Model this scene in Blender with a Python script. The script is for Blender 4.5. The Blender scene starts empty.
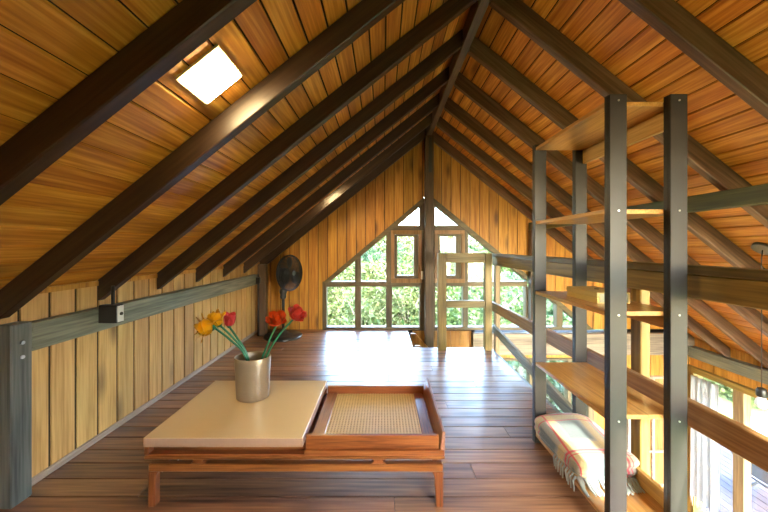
import bpy, bmesh, math, random
from mathutils import Vector, Matrix, noise
random.seed(7)
SC = bpy.context.scene
COL = SC.collection

# ------------------------------------------------------------------ camera
cam_d = bpy.data.cameras.new('camera'); cam = bpy.data.objects.new('camera', cam_d); COL.objects.link(cam)
CAM_H = 1.12
cam.location = (0, 0, CAM_H); cam.rotation_euler = (math.radians(90), 0, 0)
cam_d.sensor_width = 36; cam_d.lens = 315 / 768 * 36
cam_d.shift_x = 1 / 768; cam_d.shift_y = -9 / 768
cam_d.clip_start = 0.02; cam_d.clip_end = 200
SC.camera = cam

# ------------------------------------------------------------------ world, sun, exposure
W = bpy.data.worlds.new('World'); SC.world = W; W.use_nodes = True
nt = W.node_tree; nt.nodes.clear()
sky = nt.nodes.new('ShaderNodeTexSky'); sky.sky_type = 'NISHITA'; sky.sun_disc = False
sky.sun_elevation = math.radians(38); sky.sun_rotation = math.radians(170); sky.altitude = 300
sky.air_density = 1.0; sky.dust_density = 2.0; sky.ozone_density = 1.0
bg = nt.nodes.new('ShaderNodeBackground'); bg.inputs['Strength'].default_value = 1.95
wo = nt.nodes.new('ShaderNodeOutputWorld')
nt.links.new(sky.outputs[0], bg.inputs[0]); nt.links.new(bg.outputs[0], wo.inputs[0])

sun_d = bpy.data.lights.new('sun', 'SUN'); sun = bpy.data.objects.new('sun', sun_d); COL.objects.link(sun)
sun_d.energy = 5.0; sun_d.angle = math.radians(0.6); sun_d.color = (1.0, 0.95, 0.86)
sun.location = (6, -12, 9)
sun.rotation_euler = Vector((-0.10, 0.85, -0.44)).to_track_quat('-Z', 'Y').to_euler()

SC.view_settings.view_transform = 'Standard'; SC.view_settings.look = 'None'
SC.view_settings.gamma = 1.0; SC.view_settings.use_curve_mapping = False
SC.view_settings.exposure = 2.15
try:
    SC.cycles.max_bounces = 10; SC.cycles.diffuse_bounces = 7; SC.cycles.glossy_bounces = 4
    SC.cycles.transparent_max_bounces = 16; SC.cycles.sample_clamp_indirect = 6.0
    SC.cycles.caustics_reflective = False; SC.cycles.caustics_refractive = False
except Exception:
    pass

# ------------------------------------------------------------------ key dimensions (metres)
YB = 4.28            # inner face of far gable wall
YF = -1.0            # gable behind the camera
XL = -1.655          # left wall face
XR = 4.15            # right wall face
XRIDGE = 0.611
M = 0.80             # roof slope
ZAP = 2.739          # roof board plane at the ridge
RD = 0.122           # rafter vertical depth, left slope
RDR = 0.142          # and right slope
RT = 0.048           # rafter thickness
RAFT_Y = [0.87 + 0.475 * k for k in range(-3, 8)]
ZLOW = -2.5          # lower floor
XE = 1.18            # loft floor edge
S = YB / 315.0
def roof(x): return ZAP - M * abs(x - XRIDGE)
def P(px, py): return ((px - 383) * S, CAM_H - (py - 247) * S)   # metres on the far gable plane

# ------------------------------------------------------------------ materials
MATS = {}
def newmat(name):
    m = bpy.data.materials.new(name); m.use_nodes = True; MATS[name] = m
    nt = m.node_tree
    return m, nt, nt.nodes['Principled BSDF']
def plain(name, col, rough=0.5, metal=0.0, coat=0.0, bump=0.0, bscale=60, vary=0.0, emit=None, estr=0):
    m, nt, b = newmat(name)
    b.inputs['Base Color'].default_value = (*col, 1); b.inputs['Roughness'].default_value = rough
    b.inputs['Metallic'].default_value = metal; b.inputs['Coat Weight'].default_value = coat
    N = nt.nodes; L = nt.links
    if emit:
        b.inputs['Emission Color'].default_value = (*emit, 1); b.inputs['Emission Strength'].default_value = estr
    tc = N.new('ShaderNodeTexCoord'); nz = N.new('ShaderNodeTexNoise')
    nz.inputs['Scale'].default_value = bscale; nz.inputs['Detail'].default_value = 3
    L.new(tc.outputs['Object'], nz.inputs['Vector'])
    if vary:
        mx = N.new('ShaderNodeMix'); mx.data_type = 'RGBA'
        mx.inputs['A'].default_value = (*[c * (1 - vary) for c in col], 1); mx.inputs['B'].default_value = (*[min(1, c * (1 + vary)) for c in col], 1)
        L.new(nz.outputs['Fac'], mx.inputs['Factor']); L.new(mx.outputs['Result'], b.inputs['Base Color'])
    if bump:
        bp = N.new('ShaderNodeBump'); bp.inputs['Strength'].default_value = bump; bp.inputs['Distance'].default_value = 0.005
        L.new(nz.outputs['Fac'], bp.inputs['Height']); L.new(bp.outputs['Normal'], b.inputs['Normal'])
    return m
def wood(name, dark, mid, light, axis='X', rough=0.4, coat=0.0, ior=1.5, var=0.25, knots=0.6, rot=0.0, scale=1.0, hue=0.005, coat_rough=0.1):
    """Sawn timber: long streaky grain along `axis`, dark oval knots, a different piece of timber for every object."""
    m, nt, b = newmat(name); N = nt.nodes; L = nt.links
    tc = N.new('ShaderNodeTexCoord'); oi = N.new('ShaderNodeObjectInfo')
    off = N.new('ShaderNodeVectorMath'); off.operation = 'SCALE'; off.inputs[0].default_value = (37.0, 53.0, 71.0)
    L.new(oi.outputs['Random'], off.inputs['Scale'])
    rt = N.new('ShaderNodeMapping'); rt.inputs['Rotation'].default_value = (0, rot, 0)
    L.new(tc.outputs['Object'], rt.inputs['Vector'])
    ad = N.new('ShaderNodeVectorMath'); L.new(rt.outputs[0], ad.inputs[0]); L.new(off.outputs[0], ad.inputs[1])
    mp = N.new('ShaderNodeMapping')
    sc = {'X': (0.9, 14, 14), 'Y': (14, 0.9, 14), 'Z': (14, 14, 0.9)}[axis]
    mp.inputs['Scale'].default_value = tuple(s * scale for s in sc)
    L.new(ad.outputs[0], mp.inputs['Vector'])
    n1 = N.new('ShaderNodeTexNoise'); n1.inputs['Scale'].default_value = 1.0; n1.inputs['Detail'].default_value = 4; n1.inputs['Roughness'].default_value = 0.6; n1.inputs['Distortion'].default_value = 0.7
    L.new(mp.outputs[0], n1.inputs['Vector'])
    mp2 = N.new('ShaderNodeMapping'); mp2.inputs['Scale'].default_value = tuple((3.5 if s < 5 else 85) * scale for s in sc)
    L.new(ad.outputs[0], mp2.inputs['Vector'])
    n2 = N.new('ShaderNodeTexNoise'); n2.inputs['Scale'].default_value = 1.0; n2.inputs['Detail'].default_value = 2
    L.new(mp2.outputs[0], n2.inputs['Vector'])
    ma = N.new('ShaderNodeMath'); ma.operation = 'MULTIPLY_ADD'; ma.inputs[1].default_value = 0.45
    L.new(n2.outputs['Fac'], ma.inputs[0]); 
    m0 = N.new('ShaderNodeMath'); m0.operation = 'MULTIPLY'; m0.inputs[1].default_value = 0.62
    L.new(n1.outputs['Fac'], m0.inputs[0]); L.new(m0.outputs[0], ma.inputs[2])
    cr = N.new('ShaderNodeValToRGB')
    cr.color_ramp.elements[0].position = 0.385; cr.color_ramp.elements[0].color = (*dark, 1)
    cr.color_ramp.elements[1].position = 0.69; cr.color_ramp.elements[1].color = (*light, 1)
    e = cr.color_ramp.elements.new(0.53); e.color = (*mid, 1)
    L.new(ma.outputs[0], cr.inputs['Fac'])
    col = cr.outputs['Color']
    if knots:
        mk = N.new('ShaderNodeMapping'); mk.inputs['Scale'].default_value = tuple((1.7 if s < 5 else 5.5) for s in sc)
        L.new(ad.outputs[0], mk.inputs['Vector'])
        vo = N.new('ShaderNodeTexVoronoi'); vo.inputs['Scale'].default_value = 1.0
        L.new(mk.outputs[0], vo.inputs['Vector'])
        kr = N.new('ShaderNodeValToRGB'); kr.color_ramp.elements[0].position = 0.07; kr.color_ramp.elements[0].color = (1, 1, 1, 1)
        kr.color_ramp.elements[1].position = 0.25; kr.color_ramp.elements[1].color = (0, 0, 0, 1)
        L.new(vo.outputs['Distance'], kr.inputs['Fac'])
        km = N.new('ShaderNodeMath'); km.operation = 'MULTIPLY'; km.inputs[1].default_value = knots
        L.new(kr.outputs['Color'], km.inputs[0])
        mx = N.new('ShaderNodeMix'); mx.data_type = 'RGBA'; mx.inputs['B'].default_value = (*[c * 0.35 for c in dark], 1)
        L.new(km.outputs[0], mx.inputs['Factor']); L.new(col, mx.inputs['A']); col = mx.outputs['Result']
    hs = N.new('ShaderNodeHueSaturation')
    mr = N.new('ShaderNodeMapRange'); mr.inputs['To Min'].default_value = 1 - var; mr.inputs['To Max'].default_value = 1 + var
    L.new(oi.outputs['Random'], mr.inputs['Value']); L.new(mr.outputs[0], hs.inputs['Value'])
    mh = N.new('ShaderNodeMath'); mh.operation = 'MULTIPLY'; mh.inputs[1].default_value = 17.37
    fr = N.new('ShaderNodeMath'); fr.operation = 'FRACT'
    L.new(oi.outputs['Random'], mh.inputs[0]); L.new(mh.outputs[0], fr.inputs[0])
    mr2 = N.new('ShaderNodeMapRange'); mr2.inputs['To Min'].default_value = 0.5 - hue; mr2.inputs['To Max'].default_value = 0.5 + hue
    L.new(fr.outputs[0], mr2.inputs['Value']); L.new(mr2.outputs[0], hs.inputs['Hue'])
    L.new(col, hs.inputs['Color']); L.new(hs.outputs[0], b.inputs['Base Color'])
    b.inputs['Roughness'].default_value = rough; b.inputs['IOR'].default_value = ior
    b.inputs['Coat Weight'].default_value = coat; b.inputs['Coat Roughness'].default_value = coat_rough
    bp = N.new('ShaderNodeBump'); bp.inputs['Strength'].default_value = 0.25; bp.inputs['Distance'].default_value = 0.002
    L.new(ma.outputs[0], bp.inputs['Height']); L.new(bp.outputs['Normal'], b.inputs['Normal'])
    return m

A = math.atan(M)
CEIL = dict(dark=(0.36, 0.115, 0.012), mid=(0.55, 0.225, 0.027), light=(0.80, 0.42, 0.08))
wood('ceiling_pine', **CEIL, axis='Y', rough=0.42, coat=0.15, coat_rough=0.3, var=0.16, knots=0.75)
wood('gable_pine', dark=(0.30, 0.115, 0.014), mid=(0.46, 0.205, 0.028), light=(0.58, 0.30, 0.055), axis='Z', rough=0.45, var=0.15, knots=0.8)
wood('wall_pine', dark=(0.48, 0.26, 0.075), mid=(0.63, 0.375, 0.125), light=(0.73, 0.48, 0.18), axis='Z', rough=0.5, var=0.15, knots=0.7)
wood('floor_pine', dark=(0.085, 0.032, 0.013), mid=(0.22, 0.095, 0.042), light=(0.36, 0.175, 0.08), axis='X', rough=0.38, coat=0.6, coat_rough=0.27, ior=1.5, var=0.25, knots=0.7, scale=0.8)
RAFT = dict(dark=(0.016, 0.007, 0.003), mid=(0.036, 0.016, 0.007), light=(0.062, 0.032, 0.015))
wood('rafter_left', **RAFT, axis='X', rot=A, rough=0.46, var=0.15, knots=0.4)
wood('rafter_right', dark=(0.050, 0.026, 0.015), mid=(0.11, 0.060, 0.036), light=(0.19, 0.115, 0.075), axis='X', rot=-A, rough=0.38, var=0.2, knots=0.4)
wood('ridge_wood', dark=(0.04, 0.022, 0.014), mid=(0.08, 0.048, 0.032), light=(0.12, 0.08, 0.055), axis='Y', rough=0.42, var=0.1, knots=0.3)
wood('beam_grey_y', dark=(0.07, 0.075, 0.055), mid=(0.17, 0.175, 0.125), light=(0.29, 0.29, 0.20), axis='Y', rough=0.45, var=0.15, knots=0.4)
wood('beam_grey_x', dark=(0.09, 0.065, 0.045), mid=(0.19, 0.145, 0.11), light=(0.30, 0.24, 0.18), axis='X', rough=0.5, var=0.2, knots=0.5)
wood('post_grey_z', dark=(0.06, 0.062, 0.055), mid=(0.13, 0.135, 0.12), light=(0.21, 0.21, 0.185), axis='Z', rough=0.45, var=0.15, knots=0.35)
wood('post_dark_z', dark=(0.0375, 0.0202, 0.0098), mid=(0.0750, 0.0418, 0.0210), light=(0.1125, 0.0648, 0.0350), axis='Z', rough=0.45, var=0.12, knots=0.35)
wood('post_brown_z', dark=(0.10, 0.06, 0.025), mid=(0.20, 0.13, 0.06), light=(0.30, 0.20, 0.10), axis='Z', rough=0.45, var=0.15, knots=0.4)
wood('rail_y', dark=(0.12, 0.075, 0.013), mid=(0.24, 0.155, 0.032), light=(0.36, 0.24, 0.058), axis='Y', rough=0.40, var=0.12, knots=0.6)
wood('rail_mid', dark=(0.15, 0.068, 0.022), mid=(0.27, 0.135, 0.05), light=(0.38, 0.21, 0.085), axis='Y', rough=0.40, var=0.1, knots=0.7)
wood('rail_x', dark=(0.11, 0.07, 0.016), mid=(0.20, 0.13, 0.034), light=(0.30, 0.20, 0.06), axis='X', rough=0.42, var=0.12, knots=0.5)
wood('rail_z', dark=(0.12, 0.075, 0.016), mid=(0.22, 0.145, 0.034), light=(0.32, 0.215, 0.06), axis='Z', rough=0.42, var=0.12, knots=0.5)
wood('cap_dark', dark=(0.05, 0.034, 0.009), mid=(0.10, 0.068, 0.018), light=(0.16, 0.11, 0.034), axis='Y', rough=0.4, var=0.1, knots=0.4)
wood('purlin_green', dark=(0.026, 0.032, 0.008), mid=(0.048, 0.058, 0.016), light=(0.08, 0.09, 0.03), axis='Y', rough=0.4, var=0.1, knots=0.3)
wood('frame_x', dark=(0.0504, 0.0360, 0.0167), mid=(0.1008, 0.0720, 0.0347), light=(0.1440, 0.1080, 0.0527), axis='X', rough=0.45, var=0.12, knots=0.2)
wood('frame_z', dark=(0.0504, 0.0360, 0.0167), mid=(0.1008, 0.0720, 0.0347), light=(0.1440, 0.1080, 0.0527), axis='Z', rough=0.45, var=0.12, knots=0.2)
wood('sash_wood', dark=(0.16, 0.07, 0.02), mid=(0.27, 0.13, 0.04), light=(0.36, 0.19, 0.065), axis='Z', rough=0.42, var=0.1, knots=0.2)
wood('baseboard_wood', dark=(0.28, 0.20, 0.15), mid=(0.40, 0.30, 0.24), light=(0.50, 0.40, 0.33), axis='Y', rough=0.3, var=0.05, knots=0.1)
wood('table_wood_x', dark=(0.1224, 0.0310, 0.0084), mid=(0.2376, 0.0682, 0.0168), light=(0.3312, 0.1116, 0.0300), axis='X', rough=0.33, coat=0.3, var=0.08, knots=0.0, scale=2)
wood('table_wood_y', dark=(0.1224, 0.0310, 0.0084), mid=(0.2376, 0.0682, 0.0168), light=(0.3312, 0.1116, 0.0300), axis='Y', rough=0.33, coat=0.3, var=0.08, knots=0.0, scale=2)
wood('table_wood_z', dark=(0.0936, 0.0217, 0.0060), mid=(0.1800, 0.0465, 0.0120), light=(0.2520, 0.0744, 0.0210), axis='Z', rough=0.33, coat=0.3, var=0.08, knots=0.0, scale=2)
wood('shelf_wood', dark=(0.34, 0.15, 0.035), mid=(0.52, 0.26, 0.07), light=(0.63, 0.34, 0.11), axis='Y', rough=0.3, coat=0.35, var=0.06, knots=0.0, scale=1.6)
wood('shelf_apron', dark=(0.36, 0.20, 0.045), mid=(0.54, 0.33, 0.09), light=(0.65, 0.42, 0.14), axis='Y', rough=0.4, var=0.06, knots=0.0, scale=1.6)
wood('box_wood', dark=(0.42, 0.29, 0.075), mid=(0.58, 0.43, 0.14), light=(0.68, 0.54, 0.22), axis='Y', rough=0.5, var=0.1, knots=0.3)
wood('deck_wood', dark=(0.030, 0.026, 0.034), mid=(0.050, 0.045, 0.055), light=(0.075, 0.068, 0.08), axis='Y', rough=0.75, ior=1.2, var=0.15, knots=0.3)
wood('lower_floor_wood', dark=(0.12, 0.055, 0.02), mid=(0.24, 0.12, 0.05), light=(0.33, 0.18, 0.08), axis='Y', rough=0.35, coat=0.3, var=0.2, knots=0.4)
plain('gap_dark', (0.018, 0.009, 0.004), 0.9)  # near-black backing: puts the shade of the board gaps into the colour
plain('outer_dark', (0.10, 0.08, 0.06), 0.9)
plain('table_top', (0.70, 0.51, 0.27), 0.30, coat=0.35, vary=0.02, bscale=8)
plain('slab_edge', (0.42, 0.25, 0.16), 0.35, vary=0.05)
plain('cane', (0.72, 0.52, 0.22), 0.55, vary=0.15, bscale=40)
plain('black_metal', (0.020, 0.016, 0.013), 0.38, vary=0.2, bump=0.05)
plain('shelf_metal', (0.016, 0.0125, 0.011), 0.42, metal=0.0, vary=0.25, bscale=25, bump=0.04)
plain('bolt_metal', (0.55, 0.55, 0.55), 0.3, metal=1.0)
plain('vase_metal', (0.33, 0.255, 0.175), 0.36, metal=0.55, vary=0.12, bscale=14)
plain('stem_green', (0.012, 0.135, 0.062), 0.35, vary=0.25, bscale=30)
plain('petal_red', (0.70, 0.085, 0.012), 0.32, coat=0.3, vary=0.3, bscale=35)
plain('petal_coral', (0.68, 0.075, 0.050), 0.32, coat=0.3, vary=0.3, bscale=35)
plain('petal_yellow', (0.88, 0.47, 0.012), 0.35, coat=0.2, vary=0.2, bscale=35)
plain('petal_pink', (0.80, 0.09, 0.10), 0.35, coat=0.2, vary=0.2, bscale=35)
plain('fan_black', (0.014, 0.013, 0.012), 0.33, vary=0.2)
plain('fan_grey', (0.06, 0.06, 0.058), 0.35, metal=0.4)
plain('white_plastic', (0.75, 0.74, 0.72), 0.4)
plain('box_label', (0.30, 0.31, 0.22), 0.6)
plain('canopy_plate', (0.10, 0.11, 0.13), 0.35)
plain('lamp_panel', (0.95, 0.93, 0.88), 0.4, emit=(1.0, 0.78, 0.40), estr=32.0)
plain('lamp_rim', (0.55, 0.46, 0.28), 0.5)
plain('curtain_cloth', (0.58, 0.55, 0.51), 0.9, vary=0.05, bump=0.4, bscale=160)
plain('curtain_trim', (0.42, 0.38, 0.33), 0.9)
plain('fringe_wool', (0.42, 0.47, 0.46), 0.9, vary=0.3, bscale=20)
plain('chair_black', (0.02, 0.02, 0.022), 0.45)
plain('chair_fabric', (0.10, 0.10, 0.11), 0.8)
plain('chair_white', (0.45, 0.46, 0.48), 0.6)
plain('grass', (0.07, 0.11, 0.028), 0.9, vary=0.5, bscale=1.2, bump=0.3)
plain('twig', (0.32, 0.28, 0.19), 0.8, vary=0.2)
def leafmat(name, c0, c1):
    m, nt, b = newmat(name); N = nt.nodes; L = nt.links
    geo = N.new('ShaderNodeNewGeometry'); cr = N.new('ShaderNodeValToRGB')
    cr.color_ramp.elements[0].color = (*c0, 1); cr.color_ramp.elements[1].color = (*c1, 1)
    L.new(geo.outputs['Random Per Island'], cr.inputs['Fac'])
    L.new(cr.outputs[0], b.inputs['Base Color']); b.inputs['Roughness'].default_value = 0.55
    tr = N.new('ShaderNodeBsdfTranslucent'); L.new(cr.outputs[0], tr.inputs['Color'])
    mx = N.new('ShaderNodeMixShader'); mx.inputs[0].default_value = 0.35
    L.new(b.outputs[0], mx.inputs[1]); L.new(tr.outputs[0], mx.inputs[2])
    L.new(mx.outputs[0], N['Material Output'].inputs['Surface'])
leafmat('leaf_a', (0.028, 0.070, 0.010), (0.095, 0.15, 0.033))
leafmat('leaf_b', (0.055, 0.09, 0.018), (0.15, 0.17, 0.055))
leafmat('leaf_c', (0.02, 0.06, 0.02), (0.07, 0.12, 0.05))
def glassmat(name='glass'):
    m, nt, b = newmat(name); N = nt.nodes; L = nt.links
    N.remove(b)
    t = N.new('ShaderNodeBsdfTransparent'); t.inputs[0].default_value = (0.96, 0.985, 0.97, 1)
    g = N.new('ShaderNodeBsdfGlossy'); g.inputs['Roughness'].default_value = 0.02
    f = N.new('ShaderNodeFresnel'); ge = N.new('ShaderNodeNewGeometry')
    io = N.new('ShaderNodeMapRange'); io.inputs['To Min'].default_value = 1.45; io.inputs['To Max'].default_value = 1 / 1.45   # same reflectance on both faces of the thin pane
    L.new(ge.outputs['Backfacing'], io.inputs['Value']); L.new(io.outputs[0], f.inputs[0])
    mx = N.new('ShaderNodeMixShader'); L.new(f.outputs[0], mx.inputs[0]); L.new(t.outputs[0], mx.inputs[1]); L.new(g.outputs[0], mx.inputs[2])
    L.new(mx.outputs[0], N['Material Output'].inputs['Surface'])
glassmat()
def plaidmat():
    m, nt, b = newmat('plaid'); N = nt.nodes; L = nt.links
    tc = N.new('ShaderNodeTexCoord'); mp = N.new('ShaderNodeMapping'); mp.inputs['Rotation'].default_value = (0, 0, 0.12)
    L.new(tc.outputs['UV'], mp.inputs['Vector'])
    sp = N.new('ShaderNodeSeparateXYZ'); L.new(mp.outputs[0], sp.inputs[0])
    def bands(sock, lst):
        cur = None
        for c, w in lst:
            s = N.new('ShaderNodeMath'); s.operation = 'SUBTRACT'; L.new(sock, s.inputs[0]); s.inputs[1].default_value = c
            a = N.new('ShaderNodeMath'); a.operation = 'ABSOLUTE'; L.new(s.outputs[0], a.inputs[0])
            mr = N.new('ShaderNodeMapRange'); mr.inputs['From Min'].default_value = w * 0.85; mr.inputs['From Max'].default_value = w * 1.15
            mr.inputs['To Min'].default_value = 1; mr.inputs['To Max'].default_value = 0
            L.new(a.outputs[0], mr.inputs['Value'])
            if cur is None: cur = mr.outputs[0]
            else:
                x = N.new('ShaderNodeMath'); x.operation = 'MAXIMUM'; L.new(cur, x.inputs[0]); L.new(mr.outputs[0], x.inputs[1]); cur = x.outputs[0]
        return cur
    def mix(colin, colB, *facs, k=1.0):
        f = facs[0]
        for g in facs[1:]:
            x = N.new('ShaderNodeMath'); x.operation = 'MULTIPLY'; L.new(f, x.inputs[0]); L.new(g, x.inputs[1]); f = x.outputs[0]
        y = N.new('ShaderNodeMath'); y.operation = 'MULTIPLY'; y.inputs[1].default_value = k; L.new(f, y.inputs[0])
        q = N.new('ShaderNodeMix'); q.data_type = 'RGBA'; L.new(y.outputs[0], q.inputs['Factor'])
        if isinstance(colin, tuple): q.inputs['A'].default_value = (*colin, 1)
        else: L.new(colin, q.inputs['A'])
        q.inputs['B'].default_value = (*colB, 1)
        return q.outputs['Result']
    X, Y = sp.outputs[0], sp.outputs[1]
    gx = bands(X, [(-0.058, 0.055), (-0.24, 0.04), (0.19, 0.04)]); gy = bands(Y, [(0.265, 0.07), (0.02, 0.05), (0.49, 0.05)])
    yx = bands(X, [(-0.140, 0.022), (0.030, 0.020), (0.135, 0.015)]); yy = bands(Y, [(0.155, 0.024), (0.375, 0.022)])
    rx = bands(X, [(-0.160, 0.005), (0.072, 0.006), (0.092, 0.003)]); ry = bands(Y, [(0.405, 0.005), (0.118, 0.006), (0.098, 0.003), (0.345, 0.003)])
    c = mix((0.38, 0.32, 0.22), (0.25, 0.28, 0.26), gx, k=0.5)
    c = mix(c, (0.25, 0.28, 0.26), gy, k=0.5)
    c = mix(c, (0.10, 0.14, 0.14), gx, gy, k=0.9)
    c = mix(c, (0.62, 0.42, 0.13), yx, k=0.55); c = mix(c, (0.62, 0.42, 0.13), yy, k=0.55)
    c = mix(c, (0.58, 0.035, 0.06), rx, k=0.85); c = mix(c, (0.58, 0.035, 0.06), ry, k=0.85)
    nz = N.new('ShaderNodeTexNoise'); nz.inputs['Scale'].default_value = 260; nz.inputs['Detail'].default_value = 2
    L.new(tc.outputs['Object'], nz.inputs['Vector'])
    mr = N.new('ShaderNodeMapRange'); mr.inputs['To Min'].default_value = 0.72; mr.inputs['To Max'].default_value = 1.25; L.new(nz.outputs['Fac'], mr.inputs['Value'])
    hs = N.new('ShaderNodeHueSaturation'); L.new(c, hs.inputs['Color']); L.new(mr.outputs[0], hs.inputs['Value'])
    L.new(hs.outputs[0], b.inputs['Base Color']); b.inputs['Roughness'].default_value = 0.95
    b.inputs['Sheen Weight'].default_value = 0.3
    bp = N.new('ShaderNodeBump'); bp.inputs['Strength'].default_value = 0.5; bp.inputs['Distance'].default_value = 0.004
    L.new(nz.outputs['Fac'], bp.inputs['Height']); L.new(bp.outputs['Normal'], b.inputs['Normal'])
plaidmat()

# ------------------------------------------------------------------ mesh helpers (coordinates are world metres)
def box(bm, x0, x1, y0, y1, z0, z1, bev=0.0):
    vs = [bm.verts.new(v) for v in ((x0, y0, z0), (x1, y0, z0), (x1, y1, z0), (x0, y1, z0), (x0, y0, z1), (x1, y0, z1), (x1, y1, z1), (x0, y1, z1))]
    fs = [bm.faces.new([vs[i] for i in f]) for f in ((3, 2, 1, 0), (4, 5, 6, 7), (0, 1, 5, 4), (1, 2, 6, 5), (2, 3, 7, 6), (3, 0, 4, 7))]
    if bev:
        es = {e for f in fs for e in f.edges}
        bmesh.ops.bevel(bm, geom=list(es), offset=bev, segments=1, affect='EDGES')
    return vs
def prism(bm, pts, axis, a0, a1, bev=0.0):
    def v(p, a):
        return {'Y': (p[0], a, p[1]), 'X': (a, p[0], p[1]), 'Z': (p[0], p[1], a)}[axis]
    A_ = [bm.verts.new(v(p, a0)) for p in pts]; B_ = [bm.verts.new(v(p, a1)) for p in pts]
    n = len(pts)
    fs = [bm.faces.new(A_), bm.faces.new(B_[::-1])]
    for i in range(n): fs.append(bm.faces.new((A_[i], B_[i], B_[(i + 1) % n], A_[(i + 1) % n])))
    bmesh.ops.recalc_face_normals(bm, faces=fs)
    if bev:
        es = {e for f in fs for e in f.edges}
        bmesh.ops.bevel(bm, geom=list(es), offset=bev, segments=1, affect='EDGES')
def tube(bm, pts, r, seg=8, cap=True):
    pts = [Vector(p) for p in pts]; n = len(pts)
    rs = r if isinstance(r, (list, tuple)) else [r] * n
    rings = []; up = None
    for i, p in enumerate(pts):
        d = (pts[min(i + 1, n - 1)] - pts[max(i - 1, 0)]).normalized()
        if up is None:
            up = d.orthogonal().normalized()
        up = (up - d * up.dot(d)).normalized(); sd = d.cross(up)
        rings.append([bm.verts.new(p + (up * math.cos(2 * math.pi * k / seg) + sd * math.sin(2 * math.pi * k / seg)) * rs[i]) for k in range(seg)])
    fs = []
    for a, b in zip(rings, rings[1:]):
        for k in range(seg):
            fs.append(bm.faces.new((a[k], a[(k + 1) % seg], b[(k + 1) % seg], b[k])))
    if cap:
        fs.append(bm.faces.new(rings[0][::-1])); fs.append(bm.faces.new(rings[-1]))
    for f in fs[:len(fs) - (2 if cap else 0)]: f.smooth = True
def ring(bm, c, axis_u, axis_v, R, r, n=28, seg=5):
    c = Vector(c); prev = None; rings = []
    nrm = axis_u.cross(axis_v)
    for i in range(n):
        t = 2 * math.pi * i / n; d = axis_u * math.cos(t) + axis_v * math.sin(t)
        rings.append([bm.verts.new(c + d * (R + r * math.cos(2 * math.pi * k / seg)) + nrm * r * math.sin(2 * math.pi * k / seg)) for k in range(seg)])
    for i in range(n):
        a, b = rings[i], rings[(i + 1) % n]
        for k in range(seg): bm.faces.new((a[k], b[k], b[(k + 1) % seg], a[(k + 1) % seg]))
def lathe(bm, c, prof, seg=32, close=True, sx=1.0, sy=1.0):
    rings = []
    for r, z in prof:
        rings.append([bm.verts.new((c[0] + sx * r * math.cos(2 * math.pi * k / seg), c[1] + sy * r * math.sin(2 * math.pi * k / seg), c[2] + z)) for k in range(seg)])
    for a, b in zip(rings, rings[1:]):
        for k in range(seg):
            f = bm.faces.new((a[k], a[(k + 1) % seg], b[(k + 1) % seg], b[k])); f.smooth = True
    if close:
        bm.faces.new(rings[0][::-1]); bm.faces.new(rings[-1])
def NB(): return bmesh.new()
def obj(name, bm, mat, parent=None, keep_origin=None):
    if isinstance(bm, bpy.types.Mesh): me = bm
    else:
        me = bpy.data.meshes.new(name); bmesh.ops.recalc_face_normals(bm, faces=bm.faces); 
        vs = [v.co for v in bm.verts]
        if keep_origin is None:
            o0 = Vector(((min(v.x for v in vs) + max(v.x for v in vs)) / 2, (min(v.y for v in vs) + max(v.y for v in vs)) / 2, min(v.z for v in vs)))
        else: o0 = Vector(keep_origin)
        for v in bm.verts: v.co -= o0
        bm.to_mesh(me); bm.free()
    for mm in (mat if isinstance(mat, (list, tuple)) else [mat]): me.materials.append(MATS[mm])
    o = bpy.data.objects.new(name, me); COL.objects.link(o)
    o.location = o0
    if parent:
        o.parent = parent; o.location = o0 - wloc(parent)
    return o
def wloc(o):
    l = o.location.copy()
    while o.parent: o = o.parent; l += o.location
    return l
def empty(name, loc):
    o = bpy.data.objects.new(name, None); COL.objects.link(o); o.location = loc; o.empty_display_size = 0.1
    return o
def tag(o, label, cat, group=None):
    o['label'] = label; o['category'] = cat
    if group: o['group'] = group
    return o
def struct(o, label=None):
    o['kind'] = 'structure'
    if label: o['label'] = label
    return o
def bx(name, mat, parent, x0, x1, y0, y1, z0, z1, bev=0.0):
    bm = NB(); box(bm, x0, x1, y0, y1, z0, z1, bev); return obj(name, bm, mat, parent)
def pr(name, mat, parent, pts, axis, a0, a1, bev=0.0):
    bm = NB(); prism(bm, pts, axis, a0, a1, bev); return obj(name, bm, mat, parent)

# ================================================================== CEILING (two slopes: backing, planks, rafters, ridge)
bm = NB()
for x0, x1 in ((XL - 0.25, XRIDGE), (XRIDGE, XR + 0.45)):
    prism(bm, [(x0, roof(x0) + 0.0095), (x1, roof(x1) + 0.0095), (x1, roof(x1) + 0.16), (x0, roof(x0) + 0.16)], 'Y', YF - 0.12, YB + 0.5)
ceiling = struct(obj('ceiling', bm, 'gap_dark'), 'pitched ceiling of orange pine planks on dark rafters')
cosA = math.cos(A)
def plank_run(x_from, x_to, sign):
    w = 0.107 * cosA; x = x_from; k = 0
    while (x_to - x) * sign > 0.02:
        xe = x + sign * w
        if (xe - x_to) * sign > 0: xe = x_to
        g = 0.0045
        a, b_ = x + sign * g, xe - sign * g
        # butt joints sit above the rafters, staggered from course to course
        j = RAFT_Y[3 + (k * 3) % 7] + RT / 2 + (0.035 if sign > 0 else 0)
        for (s0, s1) in ((YF - 0.015, j - 0.001), (j + 0.001, YB + 0.02)):
            pr('plank', 'ceiling_pine', ceiling, [(a, roof(a)), (b_, roof(b_)), (b_, roof(b_) + 0.009), (a, roof(a) + 0.009)], 'Y', s0, s1)
        x = xe; k += 1
plank_run(XRIDGE - 0.012, XL - 0.03, -1)
plank_run(XRIDGE + 0.012, XR + 0.03, 1)
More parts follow.
